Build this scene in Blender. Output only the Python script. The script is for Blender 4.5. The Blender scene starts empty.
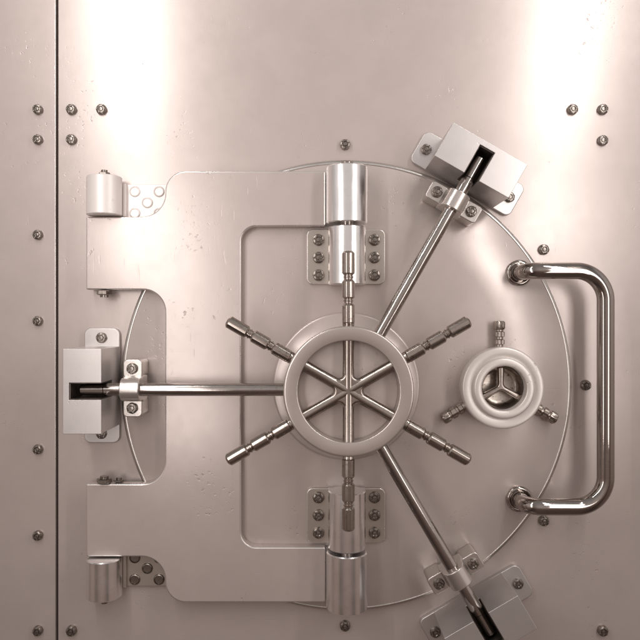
import bpy, bmesh, math, random
from mathutils import Vector
random.seed(7)
U = 0.0025                     # metres per plan unit (1 unit = one photograph pixel on the panel surface)
PI = math.pi
scene = bpy.context.scene
COL = scene.collection
D = 686.0                      # camera distance in units
CX, CY = 346.0, 385.0          # centre of the round door (plan units, y down)
ZC = 1.6                       # height of the picture centre above the ground, metres

def W(px, py, h=0.0):
    """plan point -> world"""
    return Vector(((px-320)*U, -h*U, ZC + (320-py)*U))

# ------------------------------------------------------------------ materials
def nodes(name):
    m = bpy.data.materials.new(name); m.use_nodes = True
    nt = m.node_tree; b = nt.nodes['Principled BSDF']
    return m, nt, b
def N(nt, t, **kw):
    n = nt.nodes.new(t)
    for k, v in kw.items():
        if k.startswith('i_'): n.inputs[k[2:].replace('_', ' ')].default_value = v
        else: setattr(n, k, v)
    return n
def math_node(nt, op, a, b=None):
    n = nt.nodes.new('ShaderNodeMath'); n.operation = op
    for i, v in enumerate((a, b)):
        if v is None: continue
        if isinstance(v, (int, float)): n.inputs[i].default_value = v
        else: nt.links.new(v, n.inputs[i])
    return n.outputs[0]
def smooth(nt, v, lo, hi, a=0.0, b=1.0):
    n = nt.nodes.new('ShaderNodeMapRange'); n.interpolation_type = 'SMOOTHSTEP'
    nt.links.new(v, n.inputs[0])
    for i, x in enumerate((lo, hi, a, b)): n.inputs[i+1].default_value = x
    return n.outputs[0]

def painted(name, col, rough=0.31, metal=0.35, chips=1.0, grain=1.0, brush=0.0, coat=0.0):
    m, nt, b = nodes(name)
    tc = N(nt, 'ShaderNodeTexCoord'); co = tc.outputs['Object']
    L = nt.links.new
    def noise(scale, detail=2.0, rough_=0.5, vec=None):
        n = N(nt, 'ShaderNodeTexNoise'); n.inputs['Scale'].default_value = scale
        n.inputs['Detail'].default_value = detail; n.inputs['Roughness'].default_value = rough_
        L(vec or co, n.inputs['Vector']); return n.outputs['Fac']
    def stretched(sx, sy, sz, rot=0.0):
        mp = N(nt, 'ShaderNodeMapping'); L(co, mp.inputs['Vector'])
        mp.inputs['Scale'].default_value = (sx, sy, sz); mp.inputs['Rotation'].default_value = (0, rot, 0)
        return mp.outputs['Vector']
    # sparse chips, gathered in patches
    warp = noise(26, 3, .6)
    patch = smooth(nt, noise(5.5, 3, .6), .54, .66)
    spot = smooth(nt, noise(95, 3, .55), .60, .72)
    chip = math_node(nt, 'MULTIPLY', patch, spot)
    # short fine scratches
    sc1 = smooth(nt, noise(60, 1, .4, stretched(.22, 1, 3.2, .12)), .73, .78)
    sc2 = smooth(nt, noise(55, 1, .4, stretched(3.4, 1, .30, -.3)), .735, .785)
    smask = smooth(nt, noise(7, 2), .48, .62)
    scr = math_node(nt, 'MULTIPLY', math_node(nt, 'MAXIMUM', sc1, sc2), smask)
    fine = noise(420, 3, .6)
    mid = noise(38, 4, .6)
    slow = noise(3.0, 2, .5)
    h = math_node(nt, 'MULTIPLY', chip, -.6*chips)
    h = math_node(nt, 'ADD', h, math_node(nt, 'MULTIPLY', scr, -.13*chips))
    h = math_node(nt, 'ADD', h, math_node(nt, 'MULTIPLY', fine, .05*grain))
    h = math_node(nt, 'ADD', h, math_node(nt, 'MULTIPLY', mid, .16*grain))
    h = math_node(nt, 'ADD', h, math_node(nt, 'MULTIPLY', slow, .5*grain))
    if brush:
        h = math_node(nt, 'ADD', h, math_node(nt, 'MULTIPLY', noise(90, 3, .6, stretched(.06, 1, 6)), brush))
    bp = N(nt, 'ShaderNodeBump'); bp.inputs['Strength'].default_value = .55; bp.inputs['Distance'].default_value = .0011
    L(h, bp.inputs['Height']); L(bp.outputs['Normal'], b.inputs['Normal'])
    # colour: slight blotches, darker bare metal in chips
    mix = N(nt, 'ShaderNodeMix', data_type='RGBA')
    mix.inputs['A'].default_value = (*[c*.97 for c in col], 1); mix.inputs['B'].default_value = (*[min(1, c*1.03) for c in col], 1)
    L(smooth(nt, noise(9, 4, .65), .3, .7), mix.inputs['Factor'])
    mix2 = N(nt, 'ShaderNodeMix', data_type='RGBA'); mix2.inputs['B'].default_value = (.20, .165, .15, 1)
    L(mix.outputs['Result'], mix2.inputs['A'])
    L(math_node(nt, 'MULTIPLY', chip, .42*min(1, chips)), mix2.inputs['Factor'])
    L(mix2.outputs['Result'], b.inputs['Base Color'])
    b.inputs['Metallic'].default_value = metal
    r = math_node(nt, 'ADD', math_node(nt, 'MULTIPLY', mid, .05), rough-.025)
    r = math_node(nt, 'ADD', r, math_node(nt, 'MULTIPLY', math_node(nt, 'SUBTRACT', warp, .5), .05))
    L(r, b.inputs['Roughness'])
    if coat:
        b.inputs['Coat Weight'].default_value = coat; b.inputs['Coat Roughness'].default_value = .25
    return m

def metal(name, col, rough, scratch=.25, dirt=.25, dirtcol=(.07, .05, .04), axis=2, streak=60):
    m, nt, b = nodes(name); L = nt.links.new
    co = N(nt, 'ShaderNodeTexCoord').outputs['Object']
    mp = N(nt, 'ShaderNodeMapping'); L(co, mp.inputs['Vector'])
    s = [1, 1, 1]; s[axis] = .06; mp.inputs['Scale'].default_value = s
    n1 = N(nt, 'ShaderNodeTexNoise'); n1.inputs['Scale'].default_value = streak*4; n1.inputs['Detail'].default_value = 3; L(mp.outputs[0], n1.inputs['Vector'])
    n2 = N(nt, 'ShaderNodeTexNoise'); n2.inputs['Scale'].default_value = 130; n2.inputs['Detail'].default_value = 4; L(co, n2.inputs['Vector'])
    n3 = N(nt, 'ShaderNodeTexNoise'); n3.inputs['Scale'].default_value = 30; n3.inputs['Detail'].default_value = 3; L(co, n3.inputs['Vector'])
    mix = N(nt, 'ShaderNodeMix', data_type='RGBA')
    mix.inputs['A'].default_value = (*col, 1); mix.inputs['B'].default_value = (*dirtcol, 1)
    L(math_node(nt, 'MULTIPLY', smooth(nt, n2.outputs['Fac'], .56, .72), dirt), mix.inputs['Factor'])
    L(mix.outputs['Result'], b.inputs['Base Color'])
    b.inputs['Metallic'].default_value = 1
    r = math_node(nt, 'ADD', math_node(nt, 'MULTIPLY', n3.outputs['Fac'], .16), rough-.08)
    L(r, b.inputs['Roughness'])
    bp = N(nt, 'ShaderNodeBump'); bp.inputs['Strength'].default_value = scratch; bp.inputs['Distance'].default_value = .0004
    L(math_node(nt, 'ADD', n1.outputs['Fac'], math_node(nt, 'MULTIPLY', n2.outputs['Fac'], .5)), bp.inputs['Height'])
    L(bp.outputs['Normal'], b.inputs['Normal'])
    return m

BEIGE = (.53, .463, .432)
M_PANEL = painted('panel_paint', BEIGE)
M_DOOR  = painted('door_paint', BEIGE, rough=.30)
M_ARM   = painted('arm_paint', BEIGE, rough=.30, chips=1.1)
M_RING  = painted('ring_satin', (.56, .50, .465), rough=.30, metal=.75, chips=.5)
M_DIAL  = painted('dial_enamel', (.66, .61, .575), rough=.34, metal=.35, chips=1.2)
M_LEAF  = painted('leaf_steel', (.50, .45, .40), rough=.34, metal=.75, chips=.4)
M_BLOCK = painted('block_steel', (.62, .59, .575), rough=.40, metal=.85, chips=.9, brush=.15)
M_CLAMP = painted('clamp_steel', (.62, .58, .55), rough=.26, metal=.85, chips=.3, brush=.2)
M_HINGE_GLARE  = painted('hinge_glare_tint', (.80, .75, .72), rough=.42, metal=.25, chips=.4)  # upper hinge colour lightened to hold the glare that falls on it
M_ALU   = metal('bright_aluminium', (.90, .885, .88), .24, scratch=.25, dirt=.05, axis=2)
M_EDGE  = painted('worn_edge_steel', (.78, .74, .71), rough=.28, metal=.85, chips=.3)
M_RIM   = metal('bare_rim_steel', (.66, .63, .60), .32, scratch=.25, dirt=.15)
M_CHROME= metal('dark_chrome', (.38, .34, .315), .085, scratch=.10, dirt=.12, axis=0)
M_ROD   = metal('rod_steel', (.41, .375, .35), .16, scratch=.35, dirt=.15, axis=0)
M_SPOKE = metal('spoke_steel', (.41, .36, .325), .22, scratch=.25, dirt=.35, axis=0)
M_KNOB  = metal('worn_knob_steel', (.42, .37, .33), .30, scratch=.5, dirt=.8, axis=0)
M_SCREW = metal('screw_steel', (.27, .24, .215), .30, scratch=.5, dirt=.7)
M_DARK  = metal('dark_wall_and_slot_shade', (.17, .145, .13), .45, scratch=.4, dirt=.5)  # backing wall, and the shade put into keeper slots as colour

# ------------------------------------------------------------------ mesh tools (coordinates x right, y up, h towards the viewer)
def S(p): return Vector((p[0]*U, -p[2]*U, p[1]*U))
class MB:
    def __init__(s): s.bm = bmesh.new(); s.sharp = set()
    def prism(s, pts, h0, h1, holes=None):
        """extrude an outline (x,y) from h0 to h1"""
        n = len(pts); bm = s.bm
        lo = [bm.verts.new(S((x, y, h0))) for x, y in pts]; hi = [bm.verts.new(S((x, y, h1))) for x, y in pts]
        bm.faces.new(lo); bm.faces.new(hi)
        for i in range(n): bm.faces.new((lo[i], lo[(i+1) % n], hi[(i+1) % n], hi[i]))
        return s
    def slab(s, pts, h0, h1, b=1.2):
        """outline extruded with a rounded front edge"""
        bm = s.bm; n = len(pts)
        P = [Vector(p) for p in pts]
        area = sum(P[i].x*P[(i+1) % n].y-P[(i+1) % n].x*P[i].y for i in range(n))
        sg = 1 if area > 0 else -1
        def off(d):
            out = []
            for i in range(n):
                e1 = (P[i]-P[i-1]).normalized(); e2 = (P[(i+1) % n]-P[i]).normalized()
                n1 = Vector((-e1.y, e1.x))*sg; n2 = Vector((-e2.y, e2.x))*sg
                m = n1+n2; m = m/max(m.dot(n1), .3)*1.0 if m.length > 1e-6 else n1
                out.append(P[i]+m*d)
            return out
        rings = [(0, h0)]+[(b*(1-math.cos(PI/2*k/4)), h1-b+b*math.sin(PI/2*k/4)) for k in range(5)]
        R_ = [[bm.verts.new(S((q.x, q.y, h))) for q in off(d)] for d, h in rings]
        for A, B in zip(R_, R_[1:]):
            for i in range(n):
                f = bm.faces.new((A[i], A[(i+1) % n], B[(i+1) % n], B[i]))
                if A is not R_[0]: f.material_index = 1
        from mathutils.geometry import tessellate_polygon
        s.sharp = set(R_[-1])
        for ring, in ((R_[0],), (R_[-1],)):
            for t in tessellate_polygon([[v.co for v in ring]]):
                try: bm.faces.new([ring[i] for i in t])
                except ValueError: pass
        return s
    def prism_x(s, pts, x0, x1):
        """extrude an outline (y,h) along x"""
        n = len(pts); bm = s.bm
        lo = [bm.verts.new(S((x0, y, h))) for y, h in pts]; hi = [bm.verts.new(S((x1, y, h))) for y, h in pts]
        bm.faces.new(lo); bm.faces.new(hi)
        for i in range(n): bm.faces.new((lo[i], lo[(i+1) % n], hi[(i+1) % n], hi[i]))
        return s
    def lathe(s, prof, axis='h', n=64, c=(0, 0, 0), ang=0.0, lobe=None, close=False):
        """prof = [(radius, along)]; axis h, x or y; ang turns the x axis in the plane"""
        bm = s.bm; rings = []
        ca, sa = math.cos(ang), math.sin(ang)
        def put(r, a, t):
            if axis == 'h': p = (r*math.cos(t), r*math.sin(t), a)
            elif axis == 'y': p = (r*math.cos(t), a, r*math.sin(t))
            else: p = (a, r*math.cos(t), r*math.sin(t))
            x, y, z = p
            return bm.verts.new(S((c[0]+x*ca-y*sa, c[1]+x*sa+y*ca, c[2]+z)))
        for j, (r, a) in enumerate(prof):
            if r < 1e-6: rings.append([put(0, a, 0)])
            else:
                rings.append([put(r*(lobe(j, 2*PI*k/n) if lobe else 1), a, 2*PI*k/n) for k in range(n)])
        m = len(rings)
        for j in range(m if close else m-1):
            A, B = rings[j], rings[(j+1) % m]
            for k in range(n):
                k2 = (k+1) % n
                if len(A) == 1 and len(B) == 1: continue
                if len(A) == 1: bm.faces.new((A[0], B[k], B[k2]))
                elif len(B) == 1: bm.faces.new((A[k], A[k2], B[0]))
                else: bm.faces.new((A[k], A[k2], B[k2], B[k]))
        return s
    def tube(s, path, r, n=32, cap=True):
        bm = s.bm; P = [Vector(p) for p in path]; rings = []
        T = [(P[min(i+1, len(P)-1)]-P[max(i-1, 0)]).normalized() for i in range(len(P))]
        ref = Vector((0, 0, 1)) if abs(T[0].z) < .9 else Vector((0, 1, 0))
        nn = (ref - T[0]*ref.dot(T[0])).normalized()
        for i, p in enumerate(P):
            nn = (nn - T[i]*nn.dot(T[i])).normalized(); bb = T[i].cross(nn)
            rings.append([bm.verts.new(S(p + nn*r*math.cos(2*PI*k/n) + bb*r*math.sin(2*PI*k/n))) for k in range(n)])
        for A, B in zip(rings, rings[1:]):
            for k in range(n): bm.faces.new((A[k], A[(k+1) % n], B[(k+1) % n], B[k]))
        if cap: bm.faces.new(rings[0]); bm.faces.new(rings[-1])
        return s
    def build(s, name, mat, parent=None, bevel=0.0, seg=2, smooth_=True, angle=38, edge=False):
        bmesh.ops.remove_doubles(s.bm, verts=s.bm.verts, dist=1e-7)
        bmesh.ops.recalc_face_normals(s.bm, faces=s.bm.faces)
        me = bpy.data.meshes.new(name); 
        if smooth_:
            lim = math.radians(angle)
            for f in s.bm.faces: f.smooth = True
            for e in s.bm.edges:
                if len(e.link_faces) == 2 and e.calc_face_angle(0) > lim: e.smooth = False
                if e.verts[0] in s.sharp and e.verts[1] in s.sharp and e.calc_face_angle(0) > .01: e.smooth = False
        s.bm.to_mesh(me); s.bm.free()
        me.materials.append(mat)
        o = bpy.data.objects.new(name, me); COL.objects.link(o)
        if parent: o.parent = parent
        if bevel:
            bv = o.modifiers.new('bevel', 'BEVEL'); bv.width = bevel*U; bv.segments = seg
            bv.limit_method = 'ANGLE'; bv.angle_limit = math.radians(40); bv.harden_normals = True
            bv.use_clamp_overlap = True
            if edge: me.materials.append(M_EDGE); bv.material = 1
        return o
def rounded(pts, seg=10):
    """pts = [(x,y,r)] -> outline with filleted corners"""
    out = []; n = len(pts)
    for i in range(n):
        p = Vector(pts[i][:2]); r = pts[i][2]
        if r <= 0: out.append(tuple(p)); continue
        a = (Vector(pts[i-1][:2])-p).normalized(); b = (Vector(pts[(i+1) % n][:2])-p).normalized()
        th = a.angle(b); d = r/math.tan(th/2)
        p1 = p+a*d; p2 = p+b*d; c = p+(a+b).normalized()*(r/math.sin(th/2))
        a1 = math.atan2(p1.y-c.y, p1.x-c.x); a2 = math.atan2(p2.y-c.y, p2.x-c.x)
        da = (a2-a1+PI) % (2*PI)-PI
        for k in range(seg+1):
            t = a1+da*k/seg; out.append((c.x+r*math.cos(t), c.y+r*math.sin(t)))
    return out
def rrect(x0, y0, x1, y1, r, seg=8): return rounded([(x0, y0, r), (x1, y0, r), (x1, y1, r), (x0, y1, r)], seg)
def box(m, x0, y0, x1, y1, h0, h1): return m.prism([(x0, y0), (x1, y0), (x1, y1), (x0, y1)], h0, h1)

def thing(name, label, cat, loc, ang=0.0, group=None, kind=None):
    o = bpy.data.objects.new(name, None); COL.objects.link(o)
    o.empty_display_size = .05; o.location = loc; o.rotation_euler = (0, -ang, 0)
    o['label'] = label; o['category'] = cat
    if group: o['group'] = group
    if kind: o['kind'] = kind
    return o
def copy_tree(o, parent=None):
    c = o.copy(); COL.objects.link(c)
    if parent: c.parent = parent
    for ch in list(o.children): copy_tree(ch, c)
    return c
def put(o, x, y, h=0, rot=0):
    o.location = S((x, y, h)); o.rotation_euler = (0, rot, 0); return o

# ------------------------------------------------------------------ screws
def screw_mesh(name, R=5.1, H=4.2):
    m = MB()
    def lobe(j, t): return 1+.02*math.cos(6*t) if 1 <= j <= 4 else 1
    m.lathe([(R*.98, -1), (R, 0), (R, H*.55), (R*.90, H*.86), (R*.70, H), (R*.52, H)], n=36, lobe=lobe)
    hexa = lambda j, t: 1.0/ max(math.cos((t % (PI/3))-PI/6), .5)*.88
    m.lathe([(R*.52, H), (R*.47, H*.82), (R*.40, H*.80), (R*.33, H*.95), (0, H*1.02)], n=36, lobe=lambda j, t: hexa(j, t) if j in (1, 2) else 1)
    # six little raised lumps round the rim
    for k in range(6):
        a = k*PI/3+.2
        m.lathe([(1.05, 0), (1.0, H*.95), (.6, H*1.16), (0, H*1.2)], n=8, c=(R*.74*math.cos(a), R*.74*math.sin(a), 0))
    o = m.build(name, M_SCREW)
    me = o.data; bpy.data.objects.remove(o); return me
SCREW = screw_mesh('screw', 5.3, 3.4)
BOLT = screw_mesh('bolt', 5.5, 4.6)
def add_screw(parent, x, y, h, name='screw', data=None, s=1.0):
    o = bpy.data.objects.new(name, data or SCREW); COL.objects.link(o); o.parent = parent
    put(o, x, y, h, random.uniform(0, 2)); o.scale = (s, 1.0, s)
    return o

# ------------------------------------------------------------------ setting: backing wall, two steel panels
TOP, BOT, LEFT, RIGHT = -330, 955, -700, 1340          # plan extents
wall = MB(); box(wall, (LEFT-400)-320, 320-(BOT+5), (RIGHT+400)-320, 320-(TOP-300), -60, -21)
wo = wall.build('wall', M_DARK); wo.location = (0, 0, ZC); wo['kind'] = 'structure'

pa = thing('steel_panel', 'narrow bare steel panel left of the vertical seam, with one column of bolts', 'steel panel', W(-300, 320), group='painted steel panels')
box(MB(), LEFT+300, 320-BOT, 55.6+300, 320-TOP, -20, 0).build('sheet', M_PANEL, pa, bevel=.55, seg=2, edge=True)
for y in (110, 140, 235, 321, 449, 535, 630, 660):
    add_screw(pa, 38.5+300, 320-y, 0, 'bolt', BOLT, .90)
pb = thing('steel_panel', 'wide steel panel right of the vertical seam, carrying the round vault door', 'steel panel', W(700, 320), group='painted steel panels')
box(MB(), 58.0-700, 320-BOT, RIGHT-700, 320-TOP, -20, 0).build('sheet', M_PANEL, pb, bevel=.8, seg=2)
bl = [(72, 110), (72, 140), (102, 110), (572, 110), (602, 110), (602, 141), (72, 630), (72, 660), (102, 660), (602, 630), (602, 660), (572, 660)]
for a in (90, 34.3, 0, -34.3, -90, 145.7, -145.7):
    bl.append((CX-1+240*math.cos(math.radians(a)), CY-240*math.sin(math.radians(a))))
for x, y in bl: add_screw(pb, x-700, 320-y, 0, 'bolt', BOLT, .95)

# ------------------------------------------------------------------ round vault door
vd = thing('vault_door', 'round painted steel vault door with a pull handle on its right side', 'vault door', W(CX, CY))
R = 223.5
MB().lathe([(0, 0.2), (R-1, 0.2), (R, 1), (R, 3.4), (R-3.6, 7.6), (R-4.2, 8), (R-60, 8), (0, 8)], n=256).build('door_plate', M_DOOR, vd, angle=50)
MB().lathe([(0, 8.0), (71.5, 8.1), (72.3, 9), (72.3, 11.2), (71.6, 12.1), (70, 12.4), (57, 12.4), (56, 13.4), (56, 47), (54.5, 49), (52, 49.6), (0, 49.6)], n=128).build('gear_housing', M_DOOR, vd, angle=50)
MB().lathe([(R-.6, 3.0), (R+.35, 3.0), (R+.2, 4.6), (R-.4, 6.2), (R-1.4, 7.5), (R-2.6, 8.2), (R-3.9, 8.4), (R-4.4, 8.1), (R-4.4, 7.0)], n=256, close=True).build('rim', M_RIM, vd, angle=60)
# pull handle
hy = 111.5
def handle_path():
    pts = []
    x0, x1, hb = 516.4-CX, 589.8-CX, 38.0
    pts += [(x0, hy, 8), (x0, hy, 22)]
    rr = 13.0
    for k in range(1, 11):
        t = PI/2*k/10; pts.append((x0+rr-rr*math.cos(t), hy, hb-rr+rr*math.sin(t)))
    rb = 28.0
    pts.append((x0+rr+8, hy, hb))
    for k in range(0, 17):
        t = PI/2*k/16; pts.append((x1-rb+rb*math.sin(t), hy-rb+rb*math.cos(t), hb))
    up = pts[:]
    pts += [(x1, y, hb) for y in (60, 30, 0)]
    return pts + [(x, -y, h) for x, y, h in reversed(up)] if False else pts + [(x, -y, h) for x, y, h in reversed(up)] 
hd = MB().tube(handle_path(), 7.9, n=40).build('handle', M_CHROME, vd, angle=60)
for sy in (1, -1):
    fl = MB().lathe([(7, 7.5), (12.6, 7.9), (12.9, 9.5), (12.2, 11.2), (10.6, 12), (9.4, 11.6), (9.0, 10.4), (7.6, 10.2)], n=48, c=(516.4-CX, sy*hy, 0)).build('flange', M_CHROME, hd, angle=50)
# bar guides (clamps the bars slide through)
def bar_guide(ang):
    e = MB()
    e.prism(rrect(195.5, -27.5, 213.5, -9.5, 4), 8.1, 33)
    e.prism(rrect(195.5, 9.5, 213.5, 27.5, 4), 8.1, 33)
    arch = [(-12.5, 33), (-10.9, 38)]+[(-10.9*math.cos(PI*k/20), 44+10.9*math.sin(PI*k/20)) for k in range(21)]+[(10.9, 38), (12.5, 33), (12, 20), (-12, 20)]
    e.prism_x(arch, 193.5, 211.5)
    o = e.build('bar_guide', M_CLAMP, vd, bevel=1.1, seg=2)
    o.rotation_euler = (0, -ang, 0)
    for t in (-18.8, 18.8): add_screw(o, 204.5, t, 33, s=1.0)
    return o
ANG = [PI, math.radians(60.2), math.radians(-59.6)]
for a in ANG: bar_guide(a)
# centre hinge leaves with their knuckles
for sy in (1, -1):
    lf = MB()
    y0, y1 = (100.2, 154.0) if sy > 0 else (-154.0, -100.2)
    lf.prism(rrect(-39, y0, 38, y1, 6), 8.1, 12.2)
    lo = lf.build('hinge_leaf', M_LEAF, vd, bevel=.8, seg=2, edge=True)
    for x in (-27.5, 27.5):
        for k in range(3): add_screw(lo, x, sy*(109+17.3*k), 12.2, s=1.06)
    kn = MB()
    ya, yb = (99.0, 154.6)
    kn.lathe([(0, ya), (17.2, ya), (18, ya+.8), (18, yb-.8), (17.2, yb), (0, yb)], axis='y', n=96, c=(0, 0, 25))
    kn.prism_x([(ya+.5, 12), (ya+.5, 26), (yb-.5, 26), (yb-.5, 12)], -17.9, 17.9)
    k = kn.build('hinge_knuckle', M_ALU, vd, angle=40)
    if sy < 0: k.scale = (1, 1, -1)

# ------------------------------------------------------------------ C-shaped hinge arm
am = thing('hinge_arm', 'flat C-shaped steel swing arm reaching from the left hinges over the round door', 'hinge arm', W(CX, CY))
top, win, lo_o, lo_i = 210.2, 156.3, 165.6, 94.6
xl, xs, xw, xr = 92.1-CX, 169.1-CX, 243.0-CX, 325.5-CX
half = [(xr, top, 2), (xs, top, 20), (xs, lo_o, 23), (xl, lo_o, 1.5), (xl, lo_i, 1.5), (xs, lo_i, 22)]
outl = half + [(x, -y, r) for x, y, r in reversed(half)] + [(xr, -win, 2), (xw, -win, 15), (xw, win, 15), (xr, win, 2)]
MB().slab(rounded(outl, 12), 8.4, 18, 1.4).build('arm_plate', M_ARM, am, angle=35).data.materials.append(M_EDGE)
def pin_head(parent, x, y, h, sy, r=5.6, ln=4.5, n=6):
    m = MB(); a = sorted((y, y+sy*ln))
    m.lathe([(0, a[0]), (r*.85, a[0]), (r, a[0]+.7), (r, a[1]-.7), (r*.85, a[1]), (0, a[1])], axis='y', n=n, c=(x, 0, h))
    m.lathe([(0, y), (r*.55, y), (r*.55, y+sy*(ln+2.2)), (0, y+sy*(ln+2.2))], axis='y', n=16, c=(x, 0, h))
    return m.build('pin', M_SCREW if n == 6 else M_CHROME, parent, angle=30)
for sy in (1, -1):
    m = MB(); ya, yb = 157.6, 212.4
    m.lathe([(0, ya), (18.6, ya), (19.6, ya+1), (19.6, yb-1), (18.6, yb), (0, yb)], axis='y', n=96, c=(0, 0, 25))
    m.prism([(-20, ya+.6), (-12, ya+.6), (-12, yb-1.2), (-20, yb-1.2)], 10.5, 27)
    k = m.build('hinge_barrel', M_ALU, am, angle=40)
    if sy < 0: k.scale = (1, 1, -1)
    pn = MB().lathe([(0, 151), (6, 151), (6, 216.5), (5.2, 217.3), (0, 217.3)], axis='y', n=32, c=(0, 0, 25)).build('pin', M_CHROME, am, angle=40)
    if sy < 0: pn.scale = (1, 1, -1)

# ------------------------------------------------------------------ hinges on the panel
def wall_hinge(sy, label):
    t = thing('wall_hinge', label, 'hinge', W(109.5, CY-sy*LOH), group='hinges carrying the C-shaped arm')
    # local y measured away from the door's middle (sy)
    def Y(a): return sy*a
    m = MB(); a0, a1 = sorted((Y(1.2), Y(39.0)))
    m.lathe([(0, a0), (16, a0), (16.8, a0+.8), (16.8, a1-.8), (16, a1), (0, a1)], axis='y', n=96, c=(0, 0, 16.4)).build('hinge_barrel', M_ALU if sy < 0 else M_HINGE_GLARE, t, angle=40)
    b0, b1 = sorted((Y(-2.0), Y(34.0)))
    lf = MB(); lf.prism(rrect(12, b0, 66, b1, 3), .1, 4.4)
    lm = M_LEAF if sy < 0 else M_HINGE_GLARE
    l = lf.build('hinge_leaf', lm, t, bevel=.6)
    q0, q1 = sorted((Y(1.4), Y(34.0)))
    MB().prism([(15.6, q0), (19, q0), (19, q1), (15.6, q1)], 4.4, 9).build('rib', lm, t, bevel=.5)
    for x, y in ((26.6, 5.5), (50.6, 5.5), (39, 16.0), (26.6, 27), (50.6, 27)):
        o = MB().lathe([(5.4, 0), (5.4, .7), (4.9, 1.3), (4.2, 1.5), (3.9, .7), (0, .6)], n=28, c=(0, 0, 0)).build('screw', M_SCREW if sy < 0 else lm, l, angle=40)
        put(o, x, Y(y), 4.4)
    pin_head(t, 0, Y(39.0), 16.4, sy, 5.6, 4.4)
    # the nut on the other side of the arm
    yy = Y(-(LOH-LOI)-.6)
    pin_head(t, 0, yy, 16.4, -sy, 7.4, 4.6)
    if sy < 0: pin_head(t, 13, yy, 12.0, -sy, 5.0, 2.2)
    return t
LOH, LOI = 165.6, 94.6
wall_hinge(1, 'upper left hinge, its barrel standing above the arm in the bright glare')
wall_hinge(-1, 'lower left hinge, its shiny barrel hanging below the arm beside a leaf with round screws')

# ------------------------------------------------------------------ keeper blocks
def keeper(ang, label, roff=0.0):
    t = thing('keeper_block', label, 'keeper block', W(CX, CY), ang, group='slotted keeper blocks for the locking bars')
    t.location = W(CX+(242.5+roff)*math.cos(ang), CY-(242.5+roff)*math.sin(ang))
    pl = MB().prism(rrect(-17.5, -57, 17.5, 57, 6.5), .1, 5.2).build('mounting_plate', M_BLOCK, t, bevel=.9)
    for y in (-47.5, 47.5): add_screw(pl, 0, y, 5.2, s=1.0)
    H0, H = 28.0, 62.0
    b = MB()
    xi, xo, hw, sw, xe = -17.5, 17.5, 38.8, 7.8, 12.0
    # slotted body: U-shaped plan above a solid base, as one closed shell
    U_ = [(xi, -hw), (xo, -hw), (xo, hw), (xi, hw), (xi, sw), (xe, sw), (xe, -sw), (xi, -sw)]
    bm = b.bm
    hi = [bm.verts.new(S((x, y, H))) for x, y in U_]; bm.faces.new(hi)
    base = [bm.verts.new(S((x, y, 5.3))) for x, y in U_[:4]]; bm.faces.new(base)
    md = [bm.verts.new(S((x, y, H0))) for x, y in U_[4:]]          # slot floor
    bm.faces.new(md)
    bm.faces.new((base[0], base[1], hi[1], hi[0])); bm.faces.new((base[1], base[2], hi[2], hi[1])); bm.faces.new((base[2], base[3], hi[3], hi[2]))
    bm.faces.new((base[3], base[0], hi[0], hi[7], md[3], md[0], hi[4], hi[3]))
    bm.faces.new((hi[4], hi[5], md[1], md[0])); bm.faces.new((hi[5], hi[6], md[2], md[1])); bm.faces.new((hi[6], hi[7], md[3], md[2]))
    b.build('block', M_BLOCK, t, bevel=.45, seg=2)
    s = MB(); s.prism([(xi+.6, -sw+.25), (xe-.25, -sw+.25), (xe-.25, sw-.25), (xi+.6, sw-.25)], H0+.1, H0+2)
    s.build('slot_shade', M_DARK, t)  # thin dark sheets on slot floor and walls, standing in for its shade
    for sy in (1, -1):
        w = MB(); w.prism([(xi+1.2, sy*(sw-.7)), (xe-.3, sy*(sw-.7)), (xe-.3, sy*(sw-.1)), (xi+1.2, sy*(sw-.1))], H0+2.1, H-2.2); w.build('slot_shade', M_DARK, t)
    w = MB(); w.prism([(xe-.8, -sw+.8), (xe-.1, -sw+.8), (xe-.1, sw-.8), (xe-.8, sw-.8)], H0+2.1, H-2.2); w.build('slot_shade', M_DARK, t)
    return t
keeper(ANG[0], 'grey slotted steel block at the left, between the two left hinges')
keeper(ANG[1], 'bright slotted steel block tilted at the upper right of the round door')
keeper(ANG[2], 'slotted steel block cut off by the bottom edge, at the lower right', 13.0)

# ------------------------------------------------------------------ locking bars
def bar(ang, label, ext=0.0):
    t = thing('locking_bar', label, 'locking bar', W(CX, CY, 44), ang, group='locking bars radiating from the handwheel')
    r = 6.05
    e = 250.0+ext
    MB().lathe([(0, 52), (r, 52), (r, e-23), (r-.6, e-22), (r-.8, e-1.2), (r-1.9, e), (0, e)], axis='x', n=48).build('rod', M_ROD, t, angle=30)
    MB().lathe([(r-.2, 0), (r+1.2, 0), (r+1.2, 3), (r-.2, 3)], axis='x', n=48, close=True, c=(54.5, 0, 0)).build('collar', M_ROD, t, angle=30)
    return t
bar(ANG[0], 'steel locking bar running level from the handwheel to the left keeper block')
bar(ANG[1], 'steel locking bar slanting up right into the bright tilted keeper block')
bar(ANG[2], 'steel locking bar slanting down right towards the bottom edge', 15.0)

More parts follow.
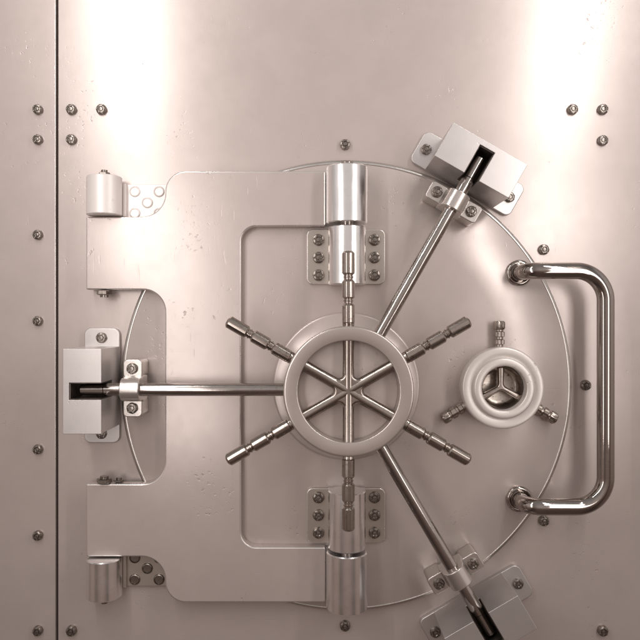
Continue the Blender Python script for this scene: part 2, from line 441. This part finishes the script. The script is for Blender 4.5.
# ------------------------------------------------------------------ big handwheel
hw = thing('handwheel', 'large six-spoked steel handwheel in the middle of the round door', 'handwheel', W(CX, CY, 50))
MB().lathe([(46.2, 1), (58.8, 1), (59.5, 2), (59.5, 12.6), (59.1, 13.7), (58.2, 14.3), (57.2, 14.4), (47.4, 14.4), (46.8, 14.2), (46.3, 13.7), (46.2, 13)], axis='h', n=160, close=True).build('ring', M_RING, hw, angle=60)
def grip_prof():
    p = [(0, 2), (5.4, 2), (5.4, 60), (5.6, 60.5), (5.7, 62)]
    segs = [(62, 79.5), (85, 101.5), (107, 127.5)]
    for i, (a, b) in enumerate(segs):
        p += [(5.0, a), (5.9, a+1.0), (5.9, b-1.4), (4.8, b)]
        if i < 2:
            g = segs[i+1][0]; p += [(4.0, b+.8), (4.0, b+2.0), (4.7, b+2.6), (4.7, g-2.2), (4.0, g-1.6), (4.0, g-.8)]
    p += [(3.4, 128.3), (0, 128.3)]
    return p
gp = grip_prof()
def flute(j, t):
    r, a = gp[j]
    return 1/max(math.cos(((t+.1) % (PI/7))-PI/14), .5)*.985 if a > 62.5 and r > 5.8 else 1
spoke0 = None
for k in range(6):
    if spoke0 is None:
        spoke0 = MB().lathe(gp, axis='x', n=60, lobe=flute).build('spoke', M_SPOKE, hw, angle=24)
        o = spoke0
    else:
        o = spoke0.copy(); COL.objects.link(o); o.parent = hw
    a = math.radians(30+60*k); o.location = S((0, 0, 6.6)); o.rotation_euler = (0, -a, 0)
st = []
for k in range(6):
    a = math.radians(30+60*k); b = a+math.radians(30)
    for s_ in (-1, 1):
        x, y = 19.0, s_*4.9
        st.append((x*math.cos(a)-y*math.sin(a), x*math.sin(a)+y*math.cos(a), 0))
    st.append((10.2*math.cos(b), 10.2*math.sin(b), 4))
MB().prism(rounded(st, 6), 2.0, 11.4).build('hub', M_SPOKE, hw, bevel=3.4, seg=5)

# ------------------------------------------------------------------ small dial
X2, Y2 = 495.0, 385.0
dl = thing('dial_wheel', 'small pale round dial with three short knobs, right of the handwheel', 'dial', W(X2, Y2, 8))
# stepped enamelled body with an open bore (heights above the door plate)
MB().lathe([(26, .2), (36.5, .2), (37.6, 1.2), (37.6, 5), (36.2, 6.2), (35.6, 7.5), (36.4, 9), (38.6, 10), (39.2, 11.5), (39.2, 21.8), (38.9, 22.9), (38.1, 23.5), (37, 23.6), (31, 23.6), (30, 22.9), (29.4, 23), (29.2, 24), (29.0, 26.5), (28.4, 27.6), (27.2, 28), (22.6, 28.0), (21.5, 27.4), (21.1, 26.4), (21.1, 8), (26, 6)], axis='h', n=128, close=True).build('dial_body', M_DIAL, dl, angle=50)
MB().lathe([(0, 1), (14, 1), (17, 1.6), (19.4, 3.0), (20.9, 6), (20.9, 17), (20.2, 18), (19.8, 17), (19.4, 8), (18.4, 5.4), (16.6, 4), (14, 3.4), (0, 3)], axis='h', n=96).build('inner_cup', M_KNOB, dl, angle=50)
st = []
for k in range(3):
    a = math.radians(90+120*k); b = a+math.radians(60)
    for s_ in (-1, 1):
        x, y = 20.6, s_*3.3
        st.append((x*math.cos(a)-y*math.sin(a), x*math.sin(a)+y*math.cos(a), 0))
    st.append((3.1*math.cos(b), 3.1*math.sin(b), 4.5))
MB().prism(rounded(st, 6), 9.5, 16.5).build('spokes', M_SPOKE, dl, bevel=2.5, seg=4)
kp = [(0, 34), (4.0, 34), (4.0, 41), (5.0, 41.6), (5.0, 45.6), (3.9, 46.4), (3.9, 48.4), (5.1, 49), (5.1, 53.4), (4.0, 54.2), (4.0, 55.4), (4.9, 56), (5.5, 57.2), (5.5, 62.6), (4.6, 64), (0, 64.2)]
kn0 = None
for k in range(3):
    if kn0 is None:
        kn0 = MB().lathe(kp, axis='x', n=48, lobe=lambda j, t: 1+(.07*math.cos(8*t) if kp[j][0] > 4.8 else 0)).build('knob', M_KNOB, dl, angle=30); o = kn0
    else:
        o = kn0.copy(); COL.objects.link(o); o.parent = dl
    a = math.radians(90+120*k); o.location = S((0, 0, 8.0)); o.rotation_euler = (0, -a, 0)

# ------------------------------------------------------------------ lights
def strip(name, x, x2, y0, y1, h0, h1, width, energy, col, target=(0, 0)):
    """long strip lamp, from (x,y0,h0) to (x,y1,h1) in plan units, facing the target point"""
    a, b = W(x, y0, h0), W(x2, y1, h1)
    ld = bpy.data.lights.new(name, 'AREA'); ld.shape = 'RECTANGLE'
    ld.size = width*U; ld.size_y = (b-a).length; ld.energy = energy; ld.color = col
    o = bpy.data.objects.new(name, ld); COL.objects.link(o)
    mid = (a+b)/2; o.location = mid
    yv = (b-a).normalized(); zv = -(W(*target)-mid); zv = (zv-yv*zv.dot(yv)).normalized(); xv = yv.cross(zv)
    from mathutils import Matrix
    o.rotation_euler = Matrix((xv, yv, zv)).transposed().to_euler()
    return o
WARM = (1.0, .94, .912)
strip('strip_lamp', -10, 12, -600, 20, 430, 430, 12, 10.8, WARM, (130, 250))
strip('strip_lamp', 12, 24, 22, 260, 430, 430, 12, 1.6, WARM, (130, 250))
strip('strip_lamp', 775, 705, -600, 20, 430, 430, 12, 10.3, WARM, (540, 250))
strip('strip_lamp', 705, 655, 22, 230, 430, 430, 12, 1.6, WARM, (540, 250))

strip('soft_lamp', 70, 118, 100, 520, 430, 430, 90, 3.0, WARM, (170, 380))
strip('soft_lamp', 725, 690, 100, 500, 430, 430, 90, 2.5, WARM, (560, 380))

w = bpy.data.worlds.new('World'); scene.world = w; w.use_nodes = True
nt = w.node_tree; L = nt.links.new; bg = nt.nodes['Background']
tc = N(nt, 'ShaderNodeTexCoord'); sep = N(nt, 'ShaderNodeSeparateXYZ'); L(tc.outputs['Generated'], sep.inputs[0])
def ramp(src, els):
    rz = N(nt, 'ShaderNodeValToRGB'); cr = rz.color_ramp; cr.interpolation = 'B_SPLINE'
    L(math_node(nt, 'ADD', math_node(nt, 'MULTIPLY', src, .5), .5), rz.inputs[0])
    while len(cr.elements) < len(els): cr.elements.new(.5)
    for e, (p, c) in zip(cr.elements, els): e.position = p; e.color = (*c, 1) if isinstance(c, tuple) else (c, c, c, 1)
    return rz.outputs[0]
# a dim warm room: brown floor below, pale ceiling above, brighter and darker sides all round
vert = ramp(sep.outputs['Z'], [(0, (.15, .105, .09)), (.22, (.20, .145, .125)), (.36, (.25, .172, .14)), (.48, (.64, .53, .48)), (.58, (.88, .80, .765)), (.8, (.66, .62, .60)), (1, (.42, .40, .39))])
side = ramp(sep.outputs['X'], [(0, .7), (.03, .6), (.07, 1.5), (.12, 1.3), (.17, .5), (.24, .45), (.34, .8), (.5, .95), (.66, .85), (.76, .45), (.83, .4), (.88, 1.7), (.93, 3.0), (.97, .9), (1, 2.0)])
mx = N(nt, 'ShaderNodeMix', data_type='RGBA', blend_type='MULTIPLY'); mx.inputs['Factor'].default_value = 1
L(vert, mx.inputs['A']); L(side, mx.inputs['B'])
L(mx.outputs['Result'], bg.inputs['Color']); bg.inputs['Strength'].default_value = .70

# ------------------------------------------------------------------ camera
cd = bpy.data.cameras.new('Camera'); cam = bpy.data.objects.new('Camera', cd); COL.objects.link(cam)
cam.location = (0, -D*U, ZC); cam.rotation_euler = (PI/2, 0, 0)
cd.sensor_width = 36; cd.lens = 36*D/640; cd.clip_start = .05; cd.clip_end = 200
scene.camera = cam
scene.view_settings.view_transform = 'Standard'; scene.view_settings.look = 'None'
scene.view_settings.exposure = 0.28; scene.view_settings.gamma = 1
scene.cycles.max_bounces = 8
